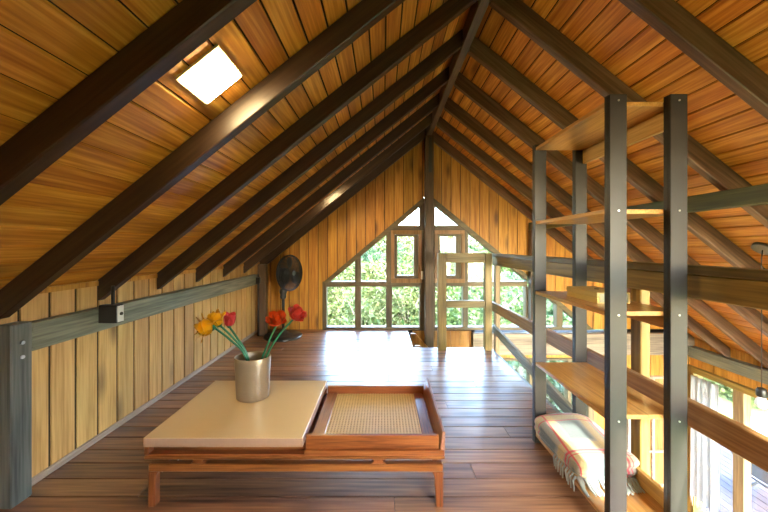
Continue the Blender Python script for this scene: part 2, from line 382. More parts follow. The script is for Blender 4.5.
for y in RAFT_Y:
    a, b_ = XL + 0.004, XRIDGE - 0.03
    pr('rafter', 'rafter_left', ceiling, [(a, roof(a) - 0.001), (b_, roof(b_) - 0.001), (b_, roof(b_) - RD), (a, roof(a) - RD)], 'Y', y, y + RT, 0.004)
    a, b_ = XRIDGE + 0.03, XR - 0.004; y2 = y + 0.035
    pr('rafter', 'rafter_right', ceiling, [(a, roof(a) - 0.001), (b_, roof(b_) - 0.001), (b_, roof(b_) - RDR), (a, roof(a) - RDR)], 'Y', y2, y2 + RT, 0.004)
bx('ridge_beam', 'ridge_wood', ceiling, XRIDGE - 0.030, XRIDGE + 0.030, YF, YB - 0.04, 2.588, 2.715, 0.003)

# ================================================================== LEFT WALL
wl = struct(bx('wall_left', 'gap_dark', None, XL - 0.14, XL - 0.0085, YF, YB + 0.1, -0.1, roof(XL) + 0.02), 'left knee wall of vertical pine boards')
BW = 0.1325
y = 1.413 - BW * 29 + 0.02
while y < YB:
    y1 = min(y + BW, YB)
    if y1 > YF + 0.02:
        bx('board', 'wall_pine', wl, XL - 0.008, XL, max(y, YF) + 0.0075, y1 - 0.0075, 0.0, roof(XL) - 0.002)
    y += BW
struct(bx('baseboard_left', 'baseboard_wood', None, XL, XL + 0.016, 1.42, YB, 0.0, 0.035, 0.004), 'thin pale baseboard along the left wall')
struct(bx('trim_1', 'gable_pine', None, XL, XL + 0.012, YF, YB, roof(XL) - 0.03, roof(XL) - 0.003), 'thin strip where left wall meets ceiling')

# ================================================================== FAR GABLE WALL
def yl(px): return 282.7 - 0.846 * (px - 322.7)
def yr(px): return 197.6 + 0.82 * (px - 432.4)
def winz(x):
    px = x / S + 383
    if px < 322.7: return 0.0
    if px < 428: return P(px, yl(px))[1]
    if px < 592.6: return P(px, yr(px))[1]
    return P(0, 329)[1]
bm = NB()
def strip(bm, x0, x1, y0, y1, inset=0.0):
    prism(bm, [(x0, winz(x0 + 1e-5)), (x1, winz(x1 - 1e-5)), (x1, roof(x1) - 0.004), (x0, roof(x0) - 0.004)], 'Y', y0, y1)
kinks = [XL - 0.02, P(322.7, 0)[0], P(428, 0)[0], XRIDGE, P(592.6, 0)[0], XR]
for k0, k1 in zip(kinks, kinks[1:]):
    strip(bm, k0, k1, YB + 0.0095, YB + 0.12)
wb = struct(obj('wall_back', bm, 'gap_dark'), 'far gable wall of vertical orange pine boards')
BG = 0.129; edges = []
x = XL
while x < XR - 0.01:
    edges.append((x, min(x + BG, XR))); x += BG
for x0, x1 in edges:
    cuts = [x0 + 0.0045] + [k for k in kinks if x0 + 0.004 < k < x1 - 0.004] + [x1 - 0.0045]
    for c0, c1 in zip(cuts, cuts[1:]):
        if c1 - c0 < 0.012: continue
        if min(roof(c0) - winz(c0 + 1e-5), roof(c1) - winz(c1 - 1e-5)) < 0.03: continue
        bm = NB(); strip(bm, c0, c1, YB, YB + 0.009); obj('board', bm, 'gable_pine', wb)

# ---- windows in the gable
FY0, FY1 = YB - 0.022, YB + 0.075
def bar(parent, pxs, mat, y0=FY0, y1=FY1, name='frame_bar', bev=0.003):
    return pr(name, mat, parent, [P(*p) for p in pxs], 'Y', y0, y1, bev)
def rect(x0, y0, x1, y1): return [(x0, y0), (x1, y0), (x1, y1), (x0, y1)]
def pane(parent, pxs): return pr('pane', 'glass', parent, [P(*p) for p in pxs], 'Y', YB + 0.022, YB + 0.028)
def sash(parent, xo0, xo1, xg0, xg1):
    # casement: orange casing ring, dark sash ring, glass
    t = pr('casing', 'sash_wood', parent, [P(*p) for p in rect(xo0, 230.3, xo1, 234.3)], 'Y', YB - 0.035, FY1, 0.003)
    pr('casing', 'sash_wood', parent, [P(*p) for p in rect(xo0, 278.5, xo1, 282.7)], 'Y', YB - 0.035, FY1, 0.003)
    pr('casing', 'sash_wood', parent, [P(*p) for p in rect(xo0, 234.3, xo0 + 3.4, 278.5)], 'Y', YB - 0.035, FY1, 0.003)
    pr('casing', 'sash_wood', parent, [P(*p) for p in rect(xo1 - 3.4, 234.3, xo1, 278.5)], 'Y', YB - 0.035, FY1, 0.003)
    a, b_ = xo0 + 3.6, xo1 - 3.6
    bm = NB()
    for r in (rect(a, 234.5, b_, 236.6), rect(a, 275.2, b_, 278.3), rect(a, 236.6, xg0, 275.2), rect(xg1, 236.6, b_, 275.2)):
        prism(bm, [P(*p) for p in r], 'Y', YB - 0.012, YB + 0.055)
    sh = obj('sash', bm, 'frame_z', parent)
    pane(parent, rect(xg0, 236.4, xg1, 275.4))
    return sh
w1 = struct(empty('window_1', (P(372, 0)[0], YB, P(0, 329)[1])), 'left half of the triangular gable window')
bar(w1, rect(322.7, 281.5, 326.7, 329.8), 'frame_z')
bar(w1, rect(326.7, 326.7, 419.2, 329.8), 'frame_x')
bar(w1, rect(326.7, 281.5, 391, 286.5), 'frame_x'); bar(w1, rect(391, 282.7, 419.3, 286.5), 'frame_x')
bar(w1, [(355, yl(355) + 3), (361, yl(361) + 3), (361, 281.5), (355, 281.5)], 'frame_z')
bar(w1, rect(355, 286.5, 361, 326.7), 'frame_z')
bar(w1, [(386, yl(386) + 3), (391, yl(391) + 3), (391, 281.5), (386, 281.5)], 'frame_z')
bar(w1, rect(386, 286.5, 392, 326.7), 'frame_z')
bar(w1, [(322.7, yl(322.7)), (423.5, yl(423.5)), (423.5, yl(423.5) + 6.5), (329, yl(329) + 5.5)], 'frame_x', y0=YB - 0.03)
bar(w1, rect(391, 225.5, 419.3, 230.3), 'frame_x')
bar(w1, rect(419.3, 203, 427.9, 230.3), 'frame_z'); bar(w1, rect(419.3, 282.7, 427.9, 329.8), 'frame_z'); bar(w1, rect(421.8, 230.4, 427.9, 282.6), 'frame_z'); bar(w1, rect(423.6, 198, 427.9, 202.9), 'frame_z')
sash(w1, 391, 421.7, 397.3, 413.7)
pane(w1, rect(326.2, 286, 355.5, 327)); pane(w1, rect(360.5, 286, 386.5, 327)); pane(w1, rect(391.5, 286, 419.8, 327))
pane(w1, [(331, 282), (355.5, 282), (355.5, yl(355.5) + 5)]); pane(w1, [(360.5, 282), (386.5, 282), (386.5, yl(386.5) + 5), (360.5, yl(360.5) + 5)])
pane(w1, [(394, 226), (420, 226), (420, yl(420) + 4)])
bx('latch', 'white_plastic', w1, *[P(420.8, 0)[0], P(423, 0)[0]], YB - 0.05, YB - 0.03, P(0, 279)[1], P(0, 271)[1], 0.003)

w2 = struct(empty('window_2', (P(480, 0)[0], YB, P(0, 329)[1])), 'right half of the triangular gable window')
bar(w2, rect(428, 203, 435, 230.3), 'frame_z'); bar(w2, rect(428, 282.7, 435, 329.8), 'frame_z'); bar(w2, rect(428, 230.4, 434.1, 282.6), 'frame_z')
bar(w2, [(432.4, yr(432.4)), (526.8, yr(526.8)), (526.8, yr(526.8) + 6), (432.4, yr(432.4) + 6.5)], 'frame_x', y0=YB - 0.03)
bar(w2, rect(435, 225.5, 466, 230.3), 'frame_x')
bar(w2, rect(435, 281.3, 526.8, 286.3), 'frame_x'); bar(w2, rect(435.1, 326.7, 526.8, 329.8), 'frame_x')
bar(w2, [(464.3, yr(464.3) + 3), (467.7, yr(467.7) + 3), (467.7, 281.3), (464.3, 281.3)], 'frame_z')
bar(w2, rect(462.7, 286.3, 467.7, 326.7), 'frame_z')
bar(w2, [(495.5, yr(495.5) + 3), (500, yr(500) + 3), (500, 281.3), (495.5, 281.3)], 'frame_z'); bar(w2, rect(495.5, 286.3, 500, 326.7), 'frame_z')
bar(w2, rect(525.2, 286.3, 528, 326.7), 'frame_z')
sash(w2, 434.2, 464.3, 440, 455.5)
pane(w2, [(434.5, 226), (458, 226), (434.5, yr(434.5) + 5)])
pane(w2, [(467.2, 282), (496, 282), (496, yr(496) + 5), (467.2, yr(467.2) + 5)]); pane(w2, [(499.5, 282), (525, 282), (499.5, yr(499.5) + 5)])
pane(w2, rect(434.5, 286, 463, 327)); pane(w2, rect(467.2, 286, 496, 327)); pane(w2, rect(499.5, 286, 525.6, 327))
w3 = struct(empty('window_3', (P(560, 0)[0], YB, P(0, 329)[1])), 'low triangular end of the gable window behind the shelves')
bar(w3, [(533.5, yr(533.5)), (592.6, 329), (586, 329), (533.5, yr(533.5) + 6)], 'frame_x', y0=YB - 0.03)
bar(w3, rect(533.5, 326.7, 590, 329.8), 'frame_x')
bar(w3, [(556, yr(556) + 3), (562, yr(562) + 3), (562, 326.7), (556, 326.7)], 'frame_z')
pane(w3, [(533.5, yr(533.5) + 5), (556.5, yr(556.5) + 5), (556.5, 327), (533.5, 327)]); pane(w3, [(561.5, yr(561.5) + 5), (584, 327), (561.5, 327)])

# ---- posts and beams standing in the room
def timber(name, mat, label, cat, *a, bev=0.004): return tag(bx(name, mat, None, *a, bev), label, cat)
kp = timber('king_post', 'post_dark_z', 'dark upright post under the ridge between the two window halves', 'post', 0.555, 0.667, YB - 0.145, YB - 0.04, ZLOW, 2.588)
bx('bracket_plate', 'fan_grey', kp, 0.600, 0.640, YB - 0.150, YB - 0.1452, 2.10, 2.56, 0.001)['label'] = 'grey metal strap plate'
timber('corner_post', 'post_dark_z', 'dark corner post behind the fan at the far left', 'post', -1.585, -1.49, 3.98, 4.075, 0.0, 0.90)
timber('window_post', 'post_dark_z', 'grey post carrying the purlin beside the right window half', 'post', 1.955, 2.05, YB - 0.13, YB - 0.035, -0.035, 1.345)
nearpost = timber('wall_post', 'post_grey_z', 'weathered blue grey post at the near end of the left wall', 'post', XL + 0.001, -1.585, 1.342, 1.425, 0.0, 0.785)
for z in (0.70, 0.637):
    bm = NB(); tube(bm, [(-1.586, 1.383, z), (-1.579, 1.383, z)], 0.008, 10); obj('bolt', bm, 'bolt_metal', nearpost)
timber('wall_beam', 'beam_grey_y', 'weathered grey green beam running along the left wall', 'beam', XL + 0.012, -1.586, 1.4265, 3.978, 0.648, 0.775)
timber('roof_purlin', 'purlin_green', 'dark green purlin running under the right rafters', 'beam', 1.975, 2.045, YF, YB - 0.002, 1.347, roof(2.045) - RDR - 0.002)

# ================================================================== LOFT FLOOR
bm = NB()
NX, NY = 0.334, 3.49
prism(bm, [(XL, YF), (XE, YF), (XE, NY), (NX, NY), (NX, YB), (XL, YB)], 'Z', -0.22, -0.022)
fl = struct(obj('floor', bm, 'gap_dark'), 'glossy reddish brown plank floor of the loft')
FW = 0.1105; y = 1.413 - FW * 34; k = 0
while y < YB:
    y0, y1 = max(y, YF) + 0.0025, min(y + FW, YB) - 0.0025
    if y1 > YF + 0.03:
        xe = XE if y1 <= NY + 0.06 else NX
        if y0 < NY < y1 and xe == NX: pass
        j = [-0.62, 0.45, -1.1, 0.05, 0.75, -0.25][(k * 5) % 6]
        segs = [(XL, j), (j, xe)] if j < xe - 0.2 else [(XL, xe)]
        for s0, s1 in segs:
            bx('plank', 'floor_pine', fl, s0 + 0.0008, s1 - 0.0008, y0, y1, -0.022, 0.0, 0.0016)
    y += FW; k += 1
tag(bx('edge_beam', 'beam_grey_y', None, XE, XE + 0.03, YF, NY, -0.24, -0.004, 0.002), 'grey edge board closing the open side of the loft floor', 'board')
tag(bx('opening_edge', 'rail_x', None, NX, XE, NY, NY + 0.025, -0.22, -0.004, 0.002), 'brown board edging the stair opening in the floor', 'board')

# ================================================================== LOWER LEVEL
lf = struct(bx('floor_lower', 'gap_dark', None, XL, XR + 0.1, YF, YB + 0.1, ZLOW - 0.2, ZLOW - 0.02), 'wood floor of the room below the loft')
for i in range(22):
    x0 = 0.9 + i * 0.15
    if x0 + 0.15 > XR + 0.1: break
    bx('plank', 'lower_floor_wood', lf, x0 + 0.0015, x0 + 0.1485, YF, YB, ZLOW - 0.02, ZLOW)
# far wall below the loft: beams, boards, glazing
tag(bx('floor_beam', 'beam_grey_x', None, 1.2, XR, YB - 0.09, YB - 0.001, -0.19, P(0, 332)[1] + 0.003, 0.004), 'upper weathered beam across the far wall under the gable window', 'beam')
tag(bx('floor_beam', 'beam_grey_x', None, 1.2, XR, YB - 0.07, YB - 0.001, -0.325, -0.192, 0.004), 'lower weathered beam across the far wall under the gable window', 'beam')
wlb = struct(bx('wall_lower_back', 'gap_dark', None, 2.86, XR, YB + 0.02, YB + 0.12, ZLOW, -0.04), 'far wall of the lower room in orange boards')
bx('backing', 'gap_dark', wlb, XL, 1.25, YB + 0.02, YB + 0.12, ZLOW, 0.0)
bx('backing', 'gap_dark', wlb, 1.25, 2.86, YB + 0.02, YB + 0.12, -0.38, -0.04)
for i in range(7):
    x0 = 0.40 + i * 0.129
    bx('board', 'gable_pine', wlb, x0 + 0.0025, min(x0 + 0.1265, 1.2), YB, YB + 0.019, ZLOW, P(0, 331)[1])
for i in range(10):
    x0 = 2.86 + i * 0.129; x1 = x0 + 0.129
    if 3.28 < (x0 + x1) / 2 < 3.96:
        bx('board', 'gable_pine', wlb, x0 + 0.0025, x1 - 0.0025, YB, YB + 0.019, -0.62, -0.33)
    else:
        bx('board', 'gable_pine', wlb, x0 + 0.0025, x1 - 0.0025, YB, YB + 0.019, ZLOW, -0.33)
for i in range(13):
    x0 = 1.2 + i * 0.129
    bx('board', 'gable_pine', wlb, x0 + 0.0025, min(x0 + 0.1265, 2.858), YB, YB + 0.019, -0.385, -0.33)
w4 = struct(empty('window_4', (2.05, YB, ZLOW)), 'tall glazing in the far wall of the lower room')
for x0, x1 in ((1.25, 1.31), (1.98, 2.04), (2.50, 2.55), (2.78, 2.86)):
    bx('frame_bar', 'frame_z', w4, x0, x1, YB - 0.02, YB + 0.08, ZLOW, -0.386, 0.003)
for x0, x1 in ((1.31, 1.98), (2.04, 2.50), (2.55, 2.78)):
    bx('frame_bar', 'frame_x', w4, x0, x1, YB - 0.02, YB + 0.08, ZLOW, ZLOW + 0.08, 0.003)
    bx('frame_bar', 'frame_x', w4, x0, x1, YB - 0.02, YB + 0.08, -0.42, -0.386, 0.003)
    bx('pane', 'glass', w4, x0, x1, YB + 0.022, YB + 0.028, ZLOW + 0.08, -0.42)
# glazed inner door with small panes and its curtain
d1 = struct(empty('door_1', (3.6, YB - 0.03, ZLOW)), 'door with small panes in the lower room, orange reflections put into its panel colour')
bx('panel', 'sash_wood', d1, 3.28, 3.96, YB + 0.0, YB + 0.018, ZLOW, -0.62)  # opaque panel, its orange colour stands in for reflections in the panes
for x0 in (3.29, 3.44, 3.64, 3.92):
    bx('muntin', 'baseboard_wood', d1, x0, x0 + 0.028, YB - 0.03, YB - 0.001, ZLOW, -0.63, 0.002)
for z in (-0.66, -1.18, -1.66, -2.12, -2.48):
    bx('muntin', 'baseboard_wood', d1, 3.29, 3.948, YB - 0.026, YB - 0.002, z, z + 0.026, 0.002)
def curtain(name, label, axis, a0, a1, c, z0, z1, amp, waves, bands=True):
    bm = NB(); n = 64; rows = 14; grid = []
    for j in range(rows + 1):
        t = j / rows; row = []
        for i in range(n + 1):
            u = i / n; a = a0 + (a1 - a0) * u
            d = amp * (0.6 + 0.4 * t) * math.sin(u * waves * 2 * math.pi + 0.4 * math.sin(3 * t)) + 0.3 * amp * math.sin(u * waves * 5.1 * math.pi + t)
            row.append(bm.verts.new((c + d, a, z1 + (z0 - z1) * t) if axis == 'Y' else (a, c + d, z1 + (z0 - z1) * t)))
        grid.append(row)
    for r0, r1 in zip(grid, grid[1:]):
        for i in range(n):
            f = bm.faces.new((r0[i], r0[i + 1], r1[i + 1], r1[i])); f.smooth = True
    bmesh.ops.solidify(bm, geom=list(bm.faces), thickness=0.004)
    root = empty(name, ((c, (a0 + a1) / 2, z0) if axis == 'Y' else ((a0 + a1) / 2, c, z0)))
    obj('cloth', bm, 'curtain_cloth', root)
    tag(root, label, 'curtain')
    return root
curtain('curtain', 'plain white curtain beside the lower room door', 'X', 3.27, 3.50, YB - 0.09, ZLOW + 0.4, -1.0, 0.02, 3)
# right wall with the glass doors
wr = struct(empty('wall_right', (XR, 1, ZLOW)), 'low right wall under the eave with glass doors')
bx('backing', 'gap_dark', wr, XR + 0.02, XR + 0.12, YF, YB + 0.12, -0.53, roof(XR) + 0.05)
y = YF
while y < YB:
    y1 = min(y + 0.15, YB); bx('board', 'gable_pine', wr, XR, XR + 0.019, y + 0.003, y1 - 0.003, -0.47, roof(XR) - 0.003); y += 0.15
bx('corner_stud', 'rail_z', wr, XR - 0.03, XR + 0.1, YB - 0.10, YB, ZLOW, -0.47, 0.003)
tag(bx('eave_beam', 'beam_grey_y', None, XR - 0.10, XR - 0.001, YF, YB - 0.1, -0.335, -0.195, 0.004), 'weathered beam along the right wall under the rafter ends', 'beam')
d2 = struct(empty('door_2', (XR, 2, ZLOW)), 'tall glass sliding door to the deck')
bx('door_header', 'rail_y', d2, XR - 0.05, XR + 0.08, YF, YB - 0.1, -0.545, -0.472, 0.004)
for y0 in (3.60, 2.2, 0.8, -0.6):
    bx('door_stile', 'post_brown_z', d2, XR - 0.03, XR + 0.06, y0, y0 + 0.115, ZLOW, -0.546, 0.004)
for a, b_ in ((3.715, YB - 0.1), (2.315, 3.60), (0.915, 2.2), (-0.485, 0.8)):
    bx('pane', 'glass', d2, XR + 0.01, XR + 0.018, a, b_, ZLOW + 0.06, -0.546)
    bx('bottom_rail', 'rail_y', d2, XR - 0.02, XR + 0.05, a, b_, ZLOW, ZLOW + 0.06, 0.003)
ct = curtain('curtain', 'white embroidered curtain with fringe hanging at the glass door', 'Y', 3.80, 4.13, XR - 0.11, -2.12, -0.55, 0.028, 4)
bm = NB()
for i in range(26):
    yy = 3.81 + i * 0.0125
    tube(bm, [(XR - 0.11 + 0.02 * math.sin(i), yy, -2.11), (XR - 0.11 + 0.02 * math.sin(i), yy + random.uniform(-.01, .01), -2.20 - random.uniform(0, .05))], 0.003, 4)
f_ = obj('fringe', bm, 'curtain_cloth', ct); f_['kind'] = 'stuff'
bm = NB()
for j in range(9):
    z = -0.7 - j * 0.15
    for i in range(10):
        yy = 3.87 + i * 0.006 + (0.11 if j % 2 else 0)
        tube(bm, [(XR - 0.155, yy, z + 0.03 * math.sin(i * 2.1)), (XR - 0.155, yy + 0.004, z - 0.02 + 0.03 * math.sin(i * 2.1))], 0.003, 4)
f_ = obj('embroidery', bm, 'curtain_trim', ct); f_['kind'] = 'stuff'
# unseen gable behind the camera: boards left, glazing right, arranged to shape the sun
wf = struct(empty('wall_front', (1.2, YF, ZLOW)), 'unseen gable wall at the near end of the house, boarded to limit the sun')
def fstrip(x0, x1, zb, zt0, zt1, mat='gable_pine', y0=None, y1=None, name='board'):
    return pr(name, mat, wf, [(x0, zb), (x1, zb), (x1, zt1), (x0, zt0)], 'Y', YF - 0.1 if y0 is None else y0, YF if y1 is None else y1)
x = XL
while x < 2.199:
    x1 = min(x + 0.16, 1.13 if x < 1.129 else 2.2)
    fstrip(x + 0.001, x1 - 0.001, ZLOW if x1 < 1.14 else 1.62, roof(x) + 0.006, roof(x1) + 0.006, y1=YF - 0.02)  # high boards over the glazing are a header added to limit the sun
    x = x1
w5 = struct(empty('window_5', (2.7, YF, ZLOW)), 'unseen tall glazing in the near gable, sized for the sunlight')
for x0, wd in ((1.115, 0.035), (2.20, 0.08), (3.14, 0.08), (4.07, 0.08)):
    pr('frame_bar', 'frame_z', w5, [(x0, ZLOW), (x0 + wd, ZLOW), (x0 + wd, roof(x0 + wd) - 0.01), (x0, roof(x0) - 0.01)], 'Y', YF - 0.1, YF)
for x0, x1 in ((1.15, 2.20), (2.28, 3.14), (3.22, 4.07)):
    bx('frame_bar', 'frame_x', w5, x0, x1, YF - 0.1, YF, -0.24, -0.10)
    pr('pane', 'glass', w5, [(x0, ZLOW), (x1, ZLOW), (x1, min(1.62, roof(x1) - 0.01)), (x0, min(1.62, roof(x0) - 0.01))], 'Y', YF - 0.05, YF - 0.044)
struct(bx('wall_lower_left', 'gable_pine', None, XL - 0.1, XL, YF, YB, ZLOW, -0.1))

# ---- stair down through the opening
st = empty('staircase', (1.2, 3.85, ZLOW)); tag(st, 'orange wooden stair descending through the floor opening by the windows', 'staircase')
for y0 in (3.56, 4.07):
    pr('stringer', 'gable_pine', st, [(0.36, 0.0), (0.42, 0.0), (2.6, ZLOW + 0.10), (2.6, ZLOW), (2.45, ZLOW), (0.36, -0.24)], 'Y', y0, y0 + 0.04, 0.003)
for i in range(10):
    z = -0.23 * (i + 1); x0 = 0.40 + i * 0.205
    bx('tread', 'lower_floor_wood', st, x0, x0 + 0.24, 3.601, 4.069, z - 0.03, z, 0.003)

# ================================================================== RAILINGS
r1 = empty('railing', (1.245, 2.0, 0)); tag(r1, 'long wooden railing along the open right edge of the loft', 'railing')
RX0, RX1 = 1.215, 1.247
Y0R, Y1R = -0.95, 3.56
bx('cap_rail', 'cap_dark', r1, RX0 - 0.006, RX1 + 0.050, Y0R, Y1R, 1.012, 1.046, 0.004)
bx('top_rail', 'rail_y', r1, RX0, RX1, Y0R, Y1R, 0.918, 1.011, 0.004)
bx('middle_rail', 'rail_mid', r1, RX0, RX1, Y0R, Y1R, 0.405, 0.508, 0.004)
pr('bottom_rail', 'beam_grey_y', r1, [(3.50, 0.262), (3.50, 0.175), (1.40, -0.09), (1.40, -0.0)], 'X', RX0, RX1, 0.004)
for y0 in (3.49, 1.525, -0.4):
    bx('post', 'rail_z' if y0 < 3 else 'post_brown_z', r1, RX1 + 0.001, RX1 + 0.048, y0, y0 + 0.065, -0.5, 1.011, 0.004)
r2 = empty('railing', (0.9, NY, 0)); tag(r2, 'short wooden railing guarding the stair opening before the windows', 'railing')
RY = 3.40
bx('post', 'rail_z', r2, 0.598, 0.686, RY, RY + 0.075, 0.0, 1.055, 0.004)
bx('post', 'rail_z', r2, 1.105, 1.178, RY, RY + 0.075, 0.0, 1.055, 0.004)
bx('top_rail', 'rail_x', r2, 0.687, 1.104, RY + 0.012, RY + 0.06, 0.950, 1.055, 0.004)
bx('middle_rail', 'rail_x', r2, 0.687, 1.104, RY + 0.012, RY + 0.06, 0.462, 0.538, 0.004)

# ================================================================== SHELF UNIT
sx0, sx1, sy0, sy1 = 0.868, 1.166, 1.205, 1.80
su = empty('shelf_unit', ((sx0 + sx1) / 2, (sy0 + sy1) / 2, 0)); tag(su, 'open shelf unit with dark metal posts and five light wooden shelves', 'shelf')
shelf_z = [(1.672, 1.690), (1.250, 1.268), (0.850, 0.868), (0.444, 0.462), (0.040, 0.058)]
for x0 in (sx0, sx1 - 0.066):
    for y0 in (sy0, sy1):
        p = bx('post', 'shelf_metal', su, x0, x0 + 0.066, y0, y0 + 0.012, 0.0, 1.706, 0.0015)
        bmf = NB(); xs = x0 if x0 == sx0 else x0
        box(bmf, x0, x0 + 0.006, y0 + 0.0121, y0 + 0.030, 0.0, 1.706); obj('flange', bmf, 'shelf_metal', p)
        for za, zb in shelf_z:
            zc = (za + zb) / 2
            bm = NB(); tube(bm, [(x0 + 0.033, y0 - 0.003, zc), (x0 + 0.033, y0 - 0.0001, zc)], 0.0036, 10); obj('bolt', bm, 'bolt_metal', p)
for za, zb in shelf_z:
    bx('shelf', 'shelf_wood', su, sx0 + 0.004, sx1 - 0.004, sy0 + 0.0305, sy1 - 0.0005, za, zb, 0.0015)
for za, zb in ((1.595, 1.671), (0.79, 0.849), (0.059, 0.125)):
    bx('apron', 'shelf_apron', su, sx1 - 0.026, sx1 - 0.006, sy0 + 0.0305, sy1 - 0.0005, za, zb, 0.0015)

# wooden game box on the middle shelf
gb = empty('wooden_box', (1.02, 1.5, 0.868)); tag(gb, 'flat pale wooden box lying on the middle shelf', 'box')
bx('tray', 'box_wood', gb, 0.952, 1.100, 1.40, 1.63, 0.8682, 0.893, 0.002)
bx('lid', 'box_wood', gb, 0.950, 1.098, 1.398, 1.632, 0.8935, 0.917, 0.002)
bm = NB(); tube(bm, [(1.03, 1.52, 0.917), (1.03, 1.52, 0.919)], 0.010, 12); obj('finger_hole', bm, 'gap_dark', gb)
bx('end_label', 'box_label', gb, 0.962, 1.088, 1.3965, 1.3978, 0.874, 0.912)

# plaid blanket folded on the bottom shelf
def make_blanket():
    root = empty('folded_blanket', (1.01, 1.6, 0.058)); tag(root, 'folded tartan wool blanket with fringe on the bottom shelf', 'blanket')
    bm = NB(); uvl = bm.loops.layers.uv.new('UVMap')
    nx, ny = 34, 40; cx, cy = 1.012, 1.605; hx, hy, hz = 0.160, 0.205, 0.060
    ang = math.radians(4)
    seg = 24; rows = []
    # superellipsoid shell, flattened, with soft sag and fold creases
    for j in range(seg * 2 + 1):
        v = -math.pi / 2 + math.pi * j / (seg * 2); row = []
        for i in range(72):
            u = 2 * math.pi * i / 72
            def sp(w, e): return math.copysign(abs(w) ** e, w)
            cxy = sp(math.cos(v), 0.32)
            lx = hx * cxy * sp(math.cos(u), 0.30); ly = hy * cxy * sp(math.sin(u), 0.30); lz = hz * sp(math.sin(v), 0.55)
            n = noise.noise(Vector((lx * 9, ly * 9, lz * 6 + 3))) * 0.008
            top = max(0, lz / hz)
            lz += n + top * 0.010 * math.sin(ly * 9) - top * 0.012 * (abs(lx) / hx) ** 2
            crease = 0.006 * math.exp(-((lz - 0.005) / 0.007) ** 2) + 0.005 * math.exp(-((lz + 0.028) / 0.006) ** 2)
            k = 1 - crease / 0.15
            x_ = lx * k; y_ = ly * k
            row.append((bm.verts.new((cx + x_ * math.cos(ang) - y_ * math.sin(ang), cy + x_ * math.sin(ang) + y_ * math.cos(ang), 0.0585 + hz + 0.002 + max(lz, -hz))), lx, ly, lz))
        rows.append(row)
    for a, b_ in zip(rows, rows[1:]):
        for i in range(72):
            q = (a[i], a[(i + 1) % 72], b_[(i + 1) % 72], b_[i])
            try: f = bm.faces.new([t[0] for t in q])
            except ValueError: continue
            f.smooth = True
            for lp, t in zip(f.loops, q):
                _, lx, ly, lz = t
                # cloth runs over the edge: the side continues the pattern downwards
                ex = lx + math.copysign(max(0, hz * 0.6 - lz), lx) * (abs(lx) / hx) ** 8
                ey = ly + math.copysign(max(0, hz * 0.6 - lz), ly) * (abs(ly) / hy) ** 8
                lp[uvl].uv = (ex, ey + 0.25)
    bmesh.ops.remove_doubles(bm, verts=bm.verts, dist=0.0005)
    body = obj('blanket_cloth', bm, 'plaid', root)
    bm = NB()
    for i in range(30):
        t = i / 29
        x0 = 0.872 + 0.27 * t; y0 = 1.398 + 0.02 * t
        dx = random.uniform(-0.02, 0.012); L_ = random.uniform(0.035, 0.06)
        tube(bm, [(x0, y0 + 0.02, 0.085), (x0 + dx * .4, y0 - 0.012, 0.078), (x0 + dx * .8, y0 - 0.03, 0.066), (x0 + dx, y0 - 0.03 - L_ * 0.7, 0.064)], [0.005, 0.0055, 0.005, 0.003], 6)
    for i in range(9):
        y0 = 1.42 + 0.02 * i; 
        tube(bm, [(0.868, y0, 0.085), (0.850, y0 - 0.012, 0.075), (0.846 - random.uniform(0, .012), y0 - 0.035, 0.045)], [0.005, 0.005, 0.003], 6)
    f = obj('fringe', bm, 'fringe_wool', root); f['kind'] = 'stuff'
make_blanket()

# ================================================================== COFFEE TABLE
ct = empty('coffee_table', (-0.38, 1.65, 0)); tag(ct, 'low wooden coffee table with sliding cream top and cane tray', 'table')
tx0, tx1, ty0, ty1 = -1.03, 0.255, 1.352, 1.935
bx('base_plank', 'table_wood_x', ct, tx0 + 0.002, tx1 + 0.012, ty0, ty1, 0.206, 0.222, 0.003)
bx('base_edge', 'table_wood_x', ct, -0.34, tx1 + 0.010, ty0, ty0 + 0.018, 0.2222, 0.243, 0.002)
bx('end_panel', 'table_wood_y', ct, tx0, tx0 + 0.02, ty0 + 0.004, ty1 - 0.002, 0.2225, 0.2595, 0.002)
bx('recess_panel', 'table_wood_x', ct, tx0 + 0.021, -0.34, ty0 + 0.035, ty0 + 0.05, 0.2225, 0.2595)
bx('slide_rail', 'table_wood_x', ct, tx0 + 0.021, -0.34, ty0 + 0.004, ty0 + 0.034, 0.2225, 0.228)
bx('front_rim', 'table_wood_x', ct, -0.336, tx1 - 0.012, ty0 + 0.019, ty0 + 0.036, 0.2225, 0.299, 0.002)
bx('back_rim', 'table_wood_x', ct, -0.336, tx1 - 0.008, ty1 - 0.022, ty1 - 0.004, 0.2225, 0.275, 0.002)
bx('back_rail', 'table_wood_x', ct, tx0 + 0.021, -0.34, ty1 - 0.022, ty1 - 0.004, 0.2225, 0.2595, 0.002)
bx('inner_rail', 'table_wood_y', ct, -0.336, -0.275, ty0 + 0.037, ty1 - 0.023, 0.2225, 0.236, 0.002)
bx('inner_rail', 'table_wood_y', ct, tx1 - 0.070, tx1 - 0.020, ty0 + 0.037, ty1 - 0.023, 0.2225, 0.236, 0.002)
